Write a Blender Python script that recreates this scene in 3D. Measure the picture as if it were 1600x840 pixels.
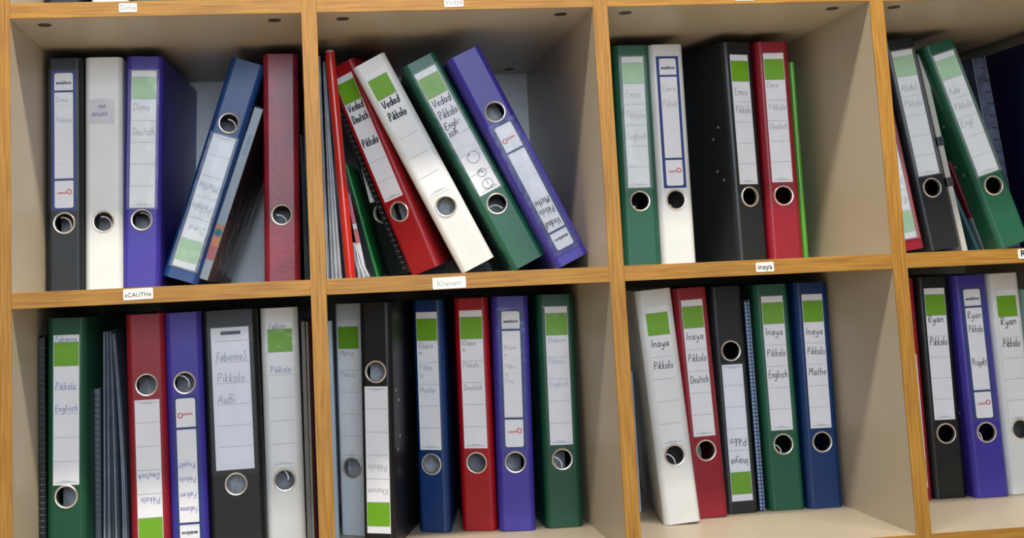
import bpy, bmesh, math, random
from mathutils import Matrix, Vector
random.seed(7)
for o in list(bpy.data.objects):
    bpy.data.objects.remove(o)
scn = bpy.context.scene
col = scn.collection
R = math.radians

# ------------------------------------------------------------------ camera
Z0 = 1.148                      # height of the middle visible shelf above the room floor
cam_d = bpy.data.cameras.new('camera')
cam = bpy.data.objects.new('camera', cam_d)
col.objects.link(cam)
cam_d.sensor_width = 36.0
cam_d.lens = 1782.94 / 1600 * 36
cam_d.shift_x = 136.19 / 1600
cam_d.shift_y = -172.36 / 1600
cam_d.clip_start = 0.02
m = Matrix(((0.994029, 0.033763, -0.103759), (-0.09935, -0.113127, -0.988601), (-0.045116, 0.993007, -0.109097))).to_4x4()
m.translation = (-0.0005, -1.41243, Z0 - 0.0116)
cam.matrix_world = m
scn.camera = cam

# ------------------------------------------------------------------ world and lights
world = bpy.data.worlds.new('world')
scn.world = world
world.use_nodes = True
bg = world.node_tree.nodes['Background']
bg.inputs[0].default_value = (1.0, 0.95, 0.87, 1)
bg.inputs[1].default_value = 0.11

def area(name, loc, target, sx, sy, power, colr):
    l = bpy.data.lights.new(name, 'AREA')
    l.shape = 'RECTANGLE'; l.size = sx; l.size_y = sy
    l.energy = power; l.color = colr
    o = bpy.data.objects.new(name, l)
    col.objects.link(o)
    o.location = loc
    o.rotation_euler = (Vector(target) - Vector(loc)).to_track_quat('-Z', 'Y').to_euler()
    return o
# fluorescent ceiling strip that runs along the shelves, one metre in front of them
area('ceiling_tube_light', (0.35, -0.96, Z0 + 1.72), (0.35, -0.55, Z0), 2.4, 0.16, 82, (1.0, 0.90, 0.74))
# daylight from the window wall at the far side of the room
area('window_daylight', (0.2, -4.4, Z0 + 1.0), (0.25, 0.0, Z0 + 0.1), 1.9, 1.7, 128, (0.78, 0.88, 1.0))

scn.view_settings.view_transform = 'Standard'
scn.view_settings.look = 'None'
scn.view_settings.exposure = -0.28
scn.view_settings.gamma = 1.0
scn.view_settings.use_curve_mapping = False

# ------------------------------------------------------------------ materials
MATS = {}
def srgb(h):
    h = h.lstrip('#')
    c = [int(h[i:i + 2], 16) / 255 for i in (0, 2, 4)]
    return tuple(v / 12.92 if v <= .04045 else ((v + .055) / 1.055) ** 2.4 for v in c) + (1,)

def base_mat(name):
    mt = bpy.data.materials.new(name)
    mt.use_nodes = True
    return mt, mt.node_tree.nodes, mt.node_tree.links, mt.node_tree.nodes['Principled BSDF']

def mat(name, colr, rough=.5, metal=0.0, spec=.5, grain=0.0, gscale=600, mottle=0.0, mscale=20):
    if name in MATS: return MATS[name]
    mt, N, L, B = base_mat(name)
    c = srgb(colr) if isinstance(colr, str) else tuple(colr) + (1,)
    B.inputs['Base Color'].default_value = c
    B.inputs['Roughness'].default_value = rough
    B.inputs['Metallic'].default_value = metal
    B.inputs['Specular IOR Level'].default_value = spec
    tc = N.new('ShaderNodeTexCoord')
    if grain:
        nz = N.new('ShaderNodeTexNoise'); nz.inputs['Scale'].default_value = gscale; nz.inputs['Detail'].default_value = 3
        bp = N.new('ShaderNodeBump'); bp.inputs['Strength'].default_value = grain; bp.inputs['Distance'].default_value = .0006
        L.new(tc.outputs['Object'], nz.inputs['Vector']); L.new(nz.outputs['Fac'], bp.inputs['Height'])
        L.new(bp.outputs['Normal'], B.inputs['Normal'])
    nz = N.new('ShaderNodeTexNoise'); nz.inputs['Scale'].default_value = mscale; nz.inputs['Detail'].default_value = 4
    rp = N.new('ShaderNodeValToRGB')
    k = mottle if mottle else .04
    rp.color_ramp.elements[0].position = .3; rp.color_ramp.elements[1].position = .7
    rp.color_ramp.elements[0].color = tuple(v * (1 - k) for v in c[:3]) + (1,)
    rp.color_ramp.elements[1].color = tuple(min(1, v * (1 + k)) for v in c[:3]) + (1,)
    L.new(tc.outputs['Object'], nz.inputs['Vector']); L.new(nz.outputs['Fac'], rp.inputs['Fac'])
    L.new(rp.outputs['Color'], B.inputs['Base Color'])
    MATS[name] = mt
    return mt

def oak(name, axis):
    if name in MATS: return MATS[name]
    mt, N, L, B = base_mat(name)
    tc = N.new('ShaderNodeTexCoord'); mp = N.new('ShaderNodeMapping')
    s = [420, 420, 420]; s[axis] = 14
    mp.inputs['Scale'].default_value = s
    nz = N.new('ShaderNodeTexNoise'); nz.inputs['Scale'].default_value = 1; nz.inputs['Detail'].default_value = 6; nz.inputs['Distortion'].default_value = .6
    rp = N.new('ShaderNodeValToRGB')
    e = rp.color_ramp.elements
    e[0].position = .30; e[0].color = srgb('#9a6820')
    e[1].position = .62; e[1].color = srgb('#c08c36')
    n2 = N.new('ShaderNodeTexNoise'); n2.inputs['Scale'].default_value = 6; n2.inputs['Detail'].default_value = 2
    mx = N.new('ShaderNodeMix'); mx.data_type = 'RGBA'; mx.blend_type = 'MULTIPLY'; mx.inputs[0].default_value = .35
    L.new(tc.outputs['Object'], mp.inputs['Vector']); L.new(mp.outputs['Vector'], nz.inputs['Vector'])
    L.new(tc.outputs['Object'], n2.inputs['Vector'])
    L.new(nz.outputs['Fac'], rp.inputs['Fac'])
    L.new(rp.outputs['Color'], mx.inputs['A']); L.new(n2.outputs['Fac'], mx.inputs['B'])
    L.new(mx.outputs['Result'], B.inputs['Base Color'])
    bp = N.new('ShaderNodeBump'); bp.inputs['Strength'].default_value = .12; bp.inputs['Distance'].default_value = .0005
    L.new(nz.outputs['Fac'], bp.inputs['Height']); L.new(bp.outputs['Normal'], B.inputs['Normal'])
    B.inputs['Roughness'].default_value = .5
    MATS[name] = mt
    return mt

def clear_film(name='clear_film', haze=.02, rough=.16, bump=.5):
    """thin clear plastic: see-through with a fresnel gloss and a little haze"""
    if name in MATS: return MATS[name]
    mt, N, L, B = base_mat(name)
    out = N['Material Output']
    N.remove(B)
    tr = N.new('ShaderNodeBsdfTransparent')
    gl = N.new('ShaderNodeBsdfGlossy'); gl.inputs['Roughness'].default_value = rough
    df = N.new('ShaderNodeBsdfDiffuse'); df.inputs['Color'].default_value = (.88, .92, .95, 1)
    fr = N.new('ShaderNodeLayerWeight'); fr.inputs['Blend'].default_value = .18
    m1 = N.new('ShaderNodeMixShader'); m1.inputs[0].default_value = haze
    m2 = N.new('ShaderNodeMixShader')
    tc = N.new('ShaderNodeTexCoord'); nz = N.new('ShaderNodeTexNoise'); nz.inputs['Scale'].default_value = 38; nz.inputs['Detail'].default_value = 2
    bp = N.new('ShaderNodeBump'); bp.inputs['Strength'].default_value = bump; bp.inputs['Distance'].default_value = .004
    L.new(tc.outputs['Object'], nz.inputs['Vector']); L.new(nz.outputs['Fac'], bp.inputs['Height'])
    L.new(bp.outputs['Normal'], gl.inputs['Normal'])
    L.new(tr.outputs[0], m1.inputs[1]); L.new(df.outputs[0], m1.inputs[2])
    L.new(fr.outputs[0], m2.inputs[0]); L.new(m1.outputs[0], m2.inputs[1]); L.new(gl.outputs[0], m2.inputs[2])
    L.new(m2.outputs[0], out.inputs['Surface'])
    MATS[name] = mt
    return mt

def check_mat(name, c1, c2, scale):
    """fine printed squared pattern of a notebook cover"""
    if name in MATS: return MATS[name]
    mt, N, L, B = base_mat(name)
    tc = N.new('ShaderNodeTexCoord'); br = N.new('ShaderNodeTexBrick'); mp = N.new('ShaderNodeMapping')
    mp.inputs['Rotation'].default_value = (R(90), 0, 0)
    br.offset = 0; br.inputs['Scale'].default_value = scale
    br.inputs['Color1'].default_value = srgb(c1); br.inputs['Color2'].default_value = srgb(c1); br.inputs['Mortar'].default_value = srgb(c2)
    br.inputs['Mortar Size'].default_value = .07; br.inputs['Brick Width'].default_value = .5; br.inputs['Row Height'].default_value = .5
    L.new(tc.outputs['Object'], mp.inputs['Vector']); L.new(mp.outputs['Vector'], br.inputs['Vector'])
    L.new(br.outputs['Color'], B.inputs['Base Color']); B.inputs['Roughness'].default_value = .4
    MATS[name] = mt
    return mt

COVER = {'black': '#1c2126', 'jet': '#0f1113', 'white': '#dfe1e1', 'purple': '#3d339c', 'blue': '#14407a', 'red': '#911629', 'bright_red': '#a40819',
         'green': '#1a5a43', 'silver': '#d2dbe2', 'navy': '#14163c', 'olive': '#3d5238', 'dark_blue': '#09336a', 'deep_green': '#124c34'}
def cover(c):
    return mat('cover_' + c, COVER[c], rough=.38 if c not in ('white', 'silver') else .34, grain=.22, gscale=900, mottle=.06, mscale=14)
def cover_worn():
    return mat('cover_worn_red', '#86192e', rough=.34, grain=.35, gscale=120, mottle=.42, mscale=16)

M_METAL = mat('nickel', (.90, .82, .72), rough=.32, metal=.8)
M_WIRE = mat('steel_wire', (.62, .63, .65), rough=.25, metal=1.0)
M_PAPER = mat('label_paper', (.83, .84, .90), rough=.6)
M_PAGES = mat('page_stack', (.46, .48, .51), rough=.8, grain=.6, gscale=200, mottle=.25, mscale=160)
M_GREEN = mat('label_green', (.155, .39, .010), rough=.5)
M_LINE = mat('label_line', (.10, .10, .12), rough=.6)
M_PRINT = mat('label_print', (.36, .36, .40), rough=.6)
M_FRAME = mat('label_blue_frame', '#23357c', rough=.45)
M_LOGO = mat('logo_red', '#d0243f', rough=.5)
M_WORD = mat('logo_dark', '#243052', rough=.5)
INK = {'marker': mat('ink_marker', '#191a22', rough=.6), 'pen': mat('ink_pen', '#23252e', rough=.6),
       'pencil': mat('ink_pencil', '#8f919b', rough=.7), 'blue': mat('ink_blue', '#4d5aa8', rough=.6), 'faint': mat('ink_faint', '#b3b6c2', rough=.7)}
M_MEL = mat('melamine_cream', (.57, .495, .385), rough=.42, mottle=.03, mscale=3)
M_BACK = mat('back_panel_white', (.78, .83, .87), rough=.5)
M_HOLE = mat('fitting_dark', (.05, .04, .03), rough=.5)
M_OAKV = oak('oak_upright', 2); M_OAKH = oak('oak_level', 0)
M_FILM = clear_film()
M_FILM_GLARE = clear_film('clear_film_glare', haze=.13, rough=.14)  # extra white diffuse stands in for window reflection on the pockets

# ------------------------------------------------------------------ helpers
def add_obj(name, mesh_or_bm, mt=None, parent=None, smooth=None):
    if isinstance(mesh_or_bm, bmesh.types.BMesh):
        me = bpy.data.meshes.new(name)
        bmesh.ops.recalc_face_normals(mesh_or_bm, faces=mesh_or_bm.faces)
        mesh_or_bm.to_mesh(me); mesh_or_bm.free()
    else:
        me = mesh_or_bm
    o = bpy.data.objects.new(name, me)
    col.objects.link(o)
    if mt: me.materials.append(mt)
    if parent: o.parent = parent
    if name in ('handwriting', 'ruled_lines', 'fine_print', 'lettering', 'wire_coil', 'doodle', 'title', 'printed_word', 'red_mark'): o['kind'] = 'stuff'
    if smooth:
        me.polygons.foreach_set('use_smooth', [True] * len(me.polygons))
        me.set_sharp_from_angle(angle=R(smooth))
    return o

def box(bm, x0, x1, y0, y1, z0, z1):
    v = [bm.verts.new(p) for p in ((x0, y0, z0), (x1, y0, z0), (x1, y1, z0), (x0, y1, z0), (x0, y0, z1), (x1, y0, z1), (x1, y1, z1), (x0, y1, z1))]
    for f in ((0, 1, 2, 3), (4, 7, 6, 5), (0, 4, 5, 1), (1, 5, 6, 2), (2, 6, 7, 3), (3, 7, 4, 0)):
        bm.faces.new([v[i] for i in f])

def bevel_box(x0, x1, y0, y1, z0, z1, b=.0008):
    bm = bmesh.new()
    box(bm, x0, x1, y0, y1, z0, z1)
    bmesh.ops.bevel(bm, geom=bm.edges[:], offset=b, segments=2, affect='EDGES', profile=.6)
    return bm

def boxes(*bs):
    bm = bmesh.new()
    for b in bs: box(bm, *b)
    return bm

def prism(path, z0, z1):
    """closed plan outline extruded upwards"""
    bm = bmesh.new()
    n = len(path)
    lo = [bm.verts.new((x, y, z0)) for x, y in path]
    hi = [bm.verts.new((x, y, z1)) for x, y in path]
    for i in range(n):
        bm.faces.new((lo[i], lo[(i + 1) % n], hi[(i + 1) % n], hi[i]))
    bm.faces.new(lo[::-1]); bm.faces.new(hi)
    return bm

def tube(bm, pts, r, seg=6, caps=True):
    pts = [Vector(p) for p in pts]
    rings = []
    ref = Vector((.13, .91, .4))
    for i, p in enumerate(pts):
        t = (pts[min(i + 1, len(pts) - 1)] - pts[max(i - 1, 0)]).normalized()
        a = t.cross(ref)
        if a.length < .05: a = t.cross(Vector((1, 0, 0)))
        a.normalize(); b = t.cross(a)
        rings.append([bm.verts.new(p + r * (math.cos(2 * math.pi * k / seg) * a + math.sin(2 * math.pi * k / seg) * b)) for k in range(seg)])
    for i in range(len(rings) - 1):
        for k in range(seg):
            bm.faces.new((rings[i][k], rings[i][(k + 1) % seg], rings[i + 1][(k + 1) % seg], rings[i + 1][k]))
    if caps:
        bm.faces.new(rings[0][::-1]); bm.faces.new(rings[-1])

def disc_y(bm, cx, cz, r, y0, y1, n=14):
    """short cylinder with its axis along y"""
    a = [bm.verts.new((cx + r * math.cos(2 * math.pi * k / n), y0, cz + r * math.sin(2 * math.pi * k / n))) for k in range(n)]
    b = [bm.verts.new((v.co.x, y1, v.co.z)) for v in a]
    for k in range(n): bm.faces.new((a[k], a[(k + 1) % n], b[(k + 1) % n], b[k]))
    bm.faces.new(a); bm.faces.new(b[::-1])

def lathe_y(cx, cz, prof, n=40):
    """closed ring: profile (radius, y) turned about a y axis"""
    bm = bmesh.new()
    rings = []
    for k in range(n):
        c, s = math.cos(2 * math.pi * k / n), math.sin(2 * math.pi * k / n)
        rings.append([bm.verts.new((cx + r * c, y, cz + r * s)) for r, y in prof])
    m_ = len(prof)
    for k in range(n):
        for j in range(m_):
            bm.faces.new((rings[k][j], rings[k][(j + 1) % m_], rings[(k + 1) % n][(j + 1) % m_], rings[(k + 1) % n][j]))
    return bm

def tag(o, label, cat, group=None, kind=None):
    if label: o['label'] = label
    if cat: o['category'] = cat
    if group: o['group'] = group
    if kind: o['kind'] = kind
    return o

PITCH = 0.352962; TH = 0.019345; CW = 0.355; TV = 0.01944; DEPTH = 0.46
FLOOR = {0: Z0 + PITCH, 1: Z0, 2: Z0 - PITCH}
EPS = .0004

def place(name, x, d, lean, yaw, row, outline, lift=0.0):
    """Empty at a thing's base; outline = plan corner points used to rest the leaning thing on its shelf"""
    e = bpy.data.objects.new(name, None)
    e.empty_display_size = .03
    col.objects.link(e)
    rot = Matrix.Rotation(lean, 3, 'Y') @ Matrix.Rotation(-yaw, 3, 'Z')
    zmin = min((rot @ Vector((u, v, 0))).z for u, v in outline)
    e.location = (x, d, FLOOR[row] - zmin + EPS + lift)
    e.rotation_euler = rot.to_euler()
    return e

def film(name, parent, x0, x1, z0, z1, y, mt):
    bm_ = bmesh.new()
    nx, nz = 4, 16
    g = [[bm_.verts.new((x0 + (x1 - x0) * i / nx, y - .0004 * math.sin(math.pi * i / nx) - .00015 * math.sin(k * 1.7 + i), z0 + (z1 - z0) * k / nz)) for i in range(nx + 1)] for k in range(nz + 1)]
    for k in range(nz):
        for i in range(nx):
            bm_.faces.new((g[k][i], g[k][i + 1], g[k + 1][i + 1], g[k + 1][i]))
    return add_obj(name, bm_, mt, parent, smooth=60)

# ------------------------------------------------------------------ lettering
G = {}
def glyph(ch, w, *strokes): G[ch] = (w, strokes)
glyph('I', .16, [(.08, .02), (.06, .92)])
glyph('P', .48, [(.08, 0), (.05, .9)], [(0, .84), (.26, .94), (.42, .72), (.26, .48), (.06, .42)])
glyph('D', .55, [(.08, 0), (.06, .88)], [(0, .86), (.3, .86), (.5, .5), (.32, .06), (.02, .02)])
glyph('E', .46, [(.42, .88), (.08, .88), (.06, .02), (.42, .02)], [(.06, .46), (.34, .48)])
glyph('M', .62, [(.04, 0), (.1, .88), (.3, .3), (.5, .9), (.56, 0)])
glyph('R', .5, [(.08, 0), (.05, .9)], [(0, .84), (.28, .92), (.38, .7), (.22, .5), (.06, .44), (.42, .02)])
glyph('V', .5, [(.02, .88), (.22, .02), (.48, .9)])
glyph('K', .48, [(.06, 0), (.06, .9)], [(.44, .88), (.08, .42), (.46, 0)])
glyph('F', .46, [(.44, .9), (.1, .86), (.06, 0)], [(.08, .46), (.34, .48)])
glyph('A', .5, [(.02, 0), (.24, .9), (.46, 0)], [(.1, .34), (.4, .36)])
glyph('S', .42, [(.38, .82), (.2, .92), (.06, .72), (.34, .4), (.3, .08), (.04, .06)])
glyph('H', .5, [(.06, 0), (.06, .9)], [(.44, 0), (.44, .9)], [(.06, .46), (.44, .46)])
glyph('B', .48, [(.06, 0), (.06, .9), (.34, .84), (.3, .5), (.08, .46), (.4, .36), (.38, .06), (.06, 0)])
glyph('a', .44, [(.34, .4), (.2, .5), (.03, .3), (.1, .04), (.26, .1), (.35, .48), (.34, .08), (.43, .02)])
glyph('b', .4, [(.05, .92), (.05, .02), (.26, .02), (.34, .26), (.2, .46), (.06, .34)])
glyph('c', .36, [(.32, .42), (.16, .5), (.03, .26), (.14, .02), (.34, .08)])
glyph('d', .42, [(.34, .4), (.16, .48), (.03, .22), (.16, .02), (.33, .14), (.36, .94), (.38, .02)])
glyph('e', .38, [(.05, .24), (.32, .3), (.2, .5), (.04, .28), (.14, .02), (.34, .1)])
glyph('g', .42, [(.33, .4), (.16, .5), (.03, .28), (.14, .06), (.32, .16), (.36, .48), (.32, -.26), (.14, -.36), (.02, -.24)])
glyph('h', .4, [(.04, .94), (.05, 0)], [(.05, .3), (.2, .48), (.32, .34), (.34, 0)])
glyph('i', .16, [(.07, .48), (.08, .02)], [(.07, .68), (.09, .72)])
glyph('j', .2, [(.14, .48), (.12, -.22), (.0, -.3)], [(.14, .68), (.15, .72)])
glyph('k', .36, [(.04, .94), (.05, 0)], [(.3, .5), (.06, .2), (.34, .0)])
glyph('l', .17, [(.06, .94), (.06, .04), (.13, .02)])
glyph('m', .56, [(.04, .48), (.05, 0)], [(.05, .32), (.16, .48), (.26, .34), (.27, 0)], [(.27, .32), (.38, .48), (.48, .34), (.5, 0)])
glyph('n', .4, [(.04, .48), (.05, 0)], [(.05, .32), (.2, .5), (.32, .36), (.33, .02)])
glyph('o', .4, [(.2, .5), (.04, .3), (.12, .02), (.3, .06), (.36, .34), (.2, .5)])
glyph('r', .3, [(.05, .48), (.06, 0)], [(.06, .3), (.16, .46), (.28, .44)])
glyph('s', .34, [(.3, .42), (.14, .5), (.06, .36), (.28, .18), (.2, .02), (.03, .06)])
glyph('t', .28, [(.12, .82), (.12, .08), (.24, .02)], [(.0, .52), (.26, .54)])
glyph('u', .4, [(.04, .48), (.06, .08), (.22, .02), (.32, .2)], [(.33, .48), (.34, .02)])
glyph('y', .4, [(.03, .48), (.08, .16), (.2, .1), (.32, .3)], [(.35, .48), (.3, -.12), (.14, -.36), (.0, -.24)])
glyph('C', .48, [(.44, .78), (.26, .92), (.05, .5), (.22, .02), (.46, .12)])
glyph('U', .5, [(.05, .9), (.07, .2), (.24, .02), (.42, .18), (.44, .9)])
glyph('T', .48, [(.02, .88), (.46, .9)], [(.24, .88), (.24, 0)])
glyph(' ', .3)
glyph('-', .3, [(.04, .4), (.26, .42)])

def strip(bm, pts, w, y, mp):
    """flat ink ribbon along pts (u,v); mp maps (u,v)->(x,z)"""
    P = [Vector(p) for p in pts]
    # soften the polyline
    if len(P) > 2:
        Q = []
        for i in range(len(P) - 1):
            p0, p1, p2, p3 = P[max(i - 1, 0)], P[i], P[i + 1], P[min(i + 2, len(P) - 1)]
            for t in (0, .34, .67):
                Q.append(.5 * ((2 * p1) + (p2 - p0) * t + (2 * p0 - 5 * p1 + 4 * p2 - p3) * t * t + (3 * p1 - p0 - 3 * p2 + p3) * t ** 3))
        Q.append(P[-1]); P = Q
    L, Rr = [], []
    for i, p in enumerate(P):
        t = P[min(i + 1, len(P) - 1)] - P[max(i - 1, 0)]
        if t.length < 1e-9: t = Vector((1, 0))
        n = Vector((-t.y, t.x)).normalized() * w / 2
        for lst, q in ((L, p + n), (Rr, p - n)):
            x, z = mp(q.x, q.y)
            lst.append(bm.verts.new((x, y, z)))
    for i in range(len(P) - 1):
        bm.faces.new((L[i], Rr[i], Rr[i + 1], L[i + 1]))

def write(bm, text, u0, v0, size, w, y, mp, slant=.12, jit=.03, maxw=None):
    tw = sum(G.get(c, G['n'])[0] + .09 for c in text)
    sx = size
    if maxw and tw * sx > maxw: sx = maxw / tw
    u = u0
    for c in text:
        gw, st = G.get(c, G['n'])
        dy = random.uniform(-jit, jit) * size
        for s in st:
            strip(bm, [(u + (px + slant * pz) * sx, v0 + pz * size + dy) for px, pz in s], w, y, mp)
        u += (gw + .09) * sx

def printed(text, size, u, v, y, mp, align='CENTER', extra=0.0):
    """printed word as flat mesh from the built-in font"""
    cu = bpy.data.curves.new('word', 'FONT')
    cu.body = text; cu.size = size; cu.align_x = align; cu.resolution_u = 2; cu.offset = extra
    ob = bpy.data.objects.new('word', cu)
    me = bpy.data.meshes.new_from_object(ob)
    bpy.data.objects.remove(ob); bpy.data.curves.remove(cu)
    for vtx in me.vertices:
        x, z = mp(u + vtx.co.x, v + vtx.co.y)
        vtx.co = (x, y, z)
    return me

# ------------------------------------------------------------------ ring binder
BH = .318
RING_Z = .0916
def label_standard(bd, W, mp, words, white=False, pocket=False, pale=False, lw=.030, lh=.190, top=.017, ink='pen', inkw=.0009, size=.0115, head=True, print_word=None, tongue=False):
    """narrow white spine label: head strip, green field, ruled writing rows"""
    cx = W / 2
    zt = BH - top
    def quad(u0, u1, v0, v1, y, th=.0003):
        (xa, za), (xb, zb) = mp(u0, v0), mp(u1, v1)
        return (min(xa, xb), max(xa, xb), y, y + th, min(za, zb), max(za, zb))
    pm = (mat('label_paper_glare', (.86, .90, .94), rough=.5) if pale else M_PAPER) if not white else mat('label_on_white', (.81, .82, .85), rough=.4)  # pale variant: glare on the plastic pocket is put into the paper colour
    lb = add_obj('label', boxes(quad(cx - lw / 2, cx + lw / 2, zt - lh, zt, -.0005, .0006)), pm, bd)
    gt = zt - .0095
    gw = lw / 2 - (.0006 if not white else .0005)
    add_obj('green_field', boxes(quad(cx - gw, cx + gw, gt - .030, gt, -.0008)), mat('label_green_glare', (.40, .66, .40), rough=.5) if pale else M_GREEN, lb)  # pale variant: pocket glare lightened into the green
    bs = []
    rows = []
    z = gt - .030
    bs.append(quad(cx - gw, cx + gw, z - .0005, z, -.00085)); bs.append(quad(cx - gw, cx + gw, gt, gt + .0005, -.00085))
    for k in range(5):
        rows.append(z)
        z -= .0302
        if z > zt - lh + .01:
            bs.append(quad(cx - gw, cx + gw, z - .00035, z, -.00085))
    add_obj('ruled_lines', boxes(*bs), mat('rule_line', (.30, .30, .34), rough=.6), lb)
    zb = zt - lh
    fp = [quad(cx - lw * .18, cx + lw * .18, zb + .0046, zb + .0052, -.00085), quad(cx - lw * .40, cx + lw * .40, zb + .0030, zb + .0036, -.00085)]
    add_obj('fine_print', boxes(*fp), M_PRINT, lb)
    bm = bmesh.new()
    any_ = False
    for w in words:
        txt, row, off = w[0], w[1], (w[2] if len(w) > 2 else .010)
        s = w[3] if len(w) > 3 else size
        if row == 'head': v = zt - .0085
        else: v = rows[int(row)] - off - s * .9
        write(bm, txt, cx - lw / 2 + .0025, v, s, inkw, -.0009, mp, maxw=lw - .004)
        any_ = True
    if any_: add_obj('handwriting', bm, INK[ink], lb)
    else: bm.free()
    if pocket:
        q = quad(cx - lw / 2 - .0042, cx + lw / 2 + .0042, zt - lh - .002, zt + .002, 0)
        film('label_pocket', bd, q[0], q[1], q[4], q[5], -.0014, M_FILM if not pale else M_FILM_GLARE)
    return lb

def label_framed(bd, W, mp, words, pocket=False, ink='pen', inkw=.0006, size=.0105, lw=.0335, lh=.192, top=.0175, frame=True):
    """blue framed label with three white windows, a printed word on top and a red mark below"""
    cx = W / 2; zt = BH - top; zb = zt - lh
    def quad(u0, u1, v0, v1, y, th=.0003):
        (xa, za), (xb, zb_) = mp(u0, v0), mp(u1, v1)
        return (min(xa, xb), max(xa, xb), y, y + th, min(za, zb_), max(za, zb_))
    lb = add_obj('label', boxes(quad(cx - lw / 2, cx + lw / 2, zb, zt, -.0005, .0006)), M_FRAME, bd)
    ww = lw / 2 - .0042
    def rounded(u0, u1, v0, v1, r, y, corners):
        bm = bmesh.new(); vs = []
        for (cu, cv, a0, on) in ((u1 - r, v1 - r, 0, corners[0]), (u0 + r, v1 - r, 90, corners[1]), (u0 + r, v0 + r, 180, corners[2]), (u1 - r, v0 + r, 270, corners[3])):
            if on:
                for k in range(5):
                    a = R(a0 + 22.5 * k); vs.append((cu + r * math.cos(a), cv + r * math.sin(a)))
            else:
                a = R(a0 + 45); vs.append((cu + r * math.copysign(1, math.cos(a)), cv + r * math.copysign(1, math.sin(a))))
        bm.faces.new([bm.verts.new((mp(u, v)[0], y, mp(u, v)[1])) for u, v in vs])
        return bm
    t1 = zt - .0034; t2 = t1 - .0240
    add_obj('name_window', rounded(cx - ww, cx + ww, t2, t1, .003, -.0008, (1, 1, 0, 0)), M_PAPER, lb)
    m1 = t2 - .0030; m2 = zb + .0034 + .040
    add_obj('writing_window', rounded(cx - ww, cx + ww, m2, m1, .003, -.0008, (0, 0, 0, 0)), M_PAPER, lb)
    b1 = m2 - .0030; b2 = zb + .0034
    add_obj('mark_window', rounded(cx - ww, cx + ww, b2, b1, .003, -.0008, (0, 0, 1, 1)), M_PAPER, lb)
    bs = [quad(cx - ww, cx + ww, t2 + .0014, t2 + .0018, -.0009), quad(cx - ww, cx + ww, m2 + .0010, m2 + .0014, -.0009)]
    n = 6; hgt = (m1 - m2) / n
    for k in range(1, n): bs.append(quad(cx - ww, cx + ww, m1 - k * hgt, m1 - k * hgt + .00022, -.0009))
    add_obj('ruled_lines', boxes(*bs), mat('rule_line_light', (.55, .57, .63), rough=.6), lb)
    add_obj('printed_word', printed('exakbos', .0062, cx, t2 + .0085, -.0010, mp, extra=.0002), M_WORD, lb)
    lg = printed('centra', .0056, cx - .0018, b2 + .019, -.0010, mp, extra=.0001)
    o = add_obj('red_mark', lg, M_LOGO, lb)
    bm = bmesh.new()
    strip(bm, [(cx + ww - .0058 + .0032 * math.cos(a) * k, b2 + .0215 + .0034 * math.sin(a) * k) for a, k in ((R(200), 1), (R(120), 1), (R(60), 1), (R(0), 1), (R(-60), .9), (R(-110), .6))], .0013, -.0010, mp)
    add_obj('red_swirl', bm, M_LOGO, lb)
    bm = bmesh.new(); used = False
    for w in words:
        write(bm, w[0], cx - ww + .002, m1 - w[1] - size * .9, w[2] if len(w) > 2 else size, inkw, -.0011, mp, maxw=2 * ww - .003); used = True
    if used: add_obj('handwriting', bm, INK[ink], lb)
    else: bm.free()
    if pocket:
        q = quad(cx - lw / 2 - .004, cx + lw / 2 + .004, zb - .002, zt + .002, 0)
        film('label_pocket', bd, q[0], q[1], q[4], q[5], -.0016, M_FILM)
    return lb

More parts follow.
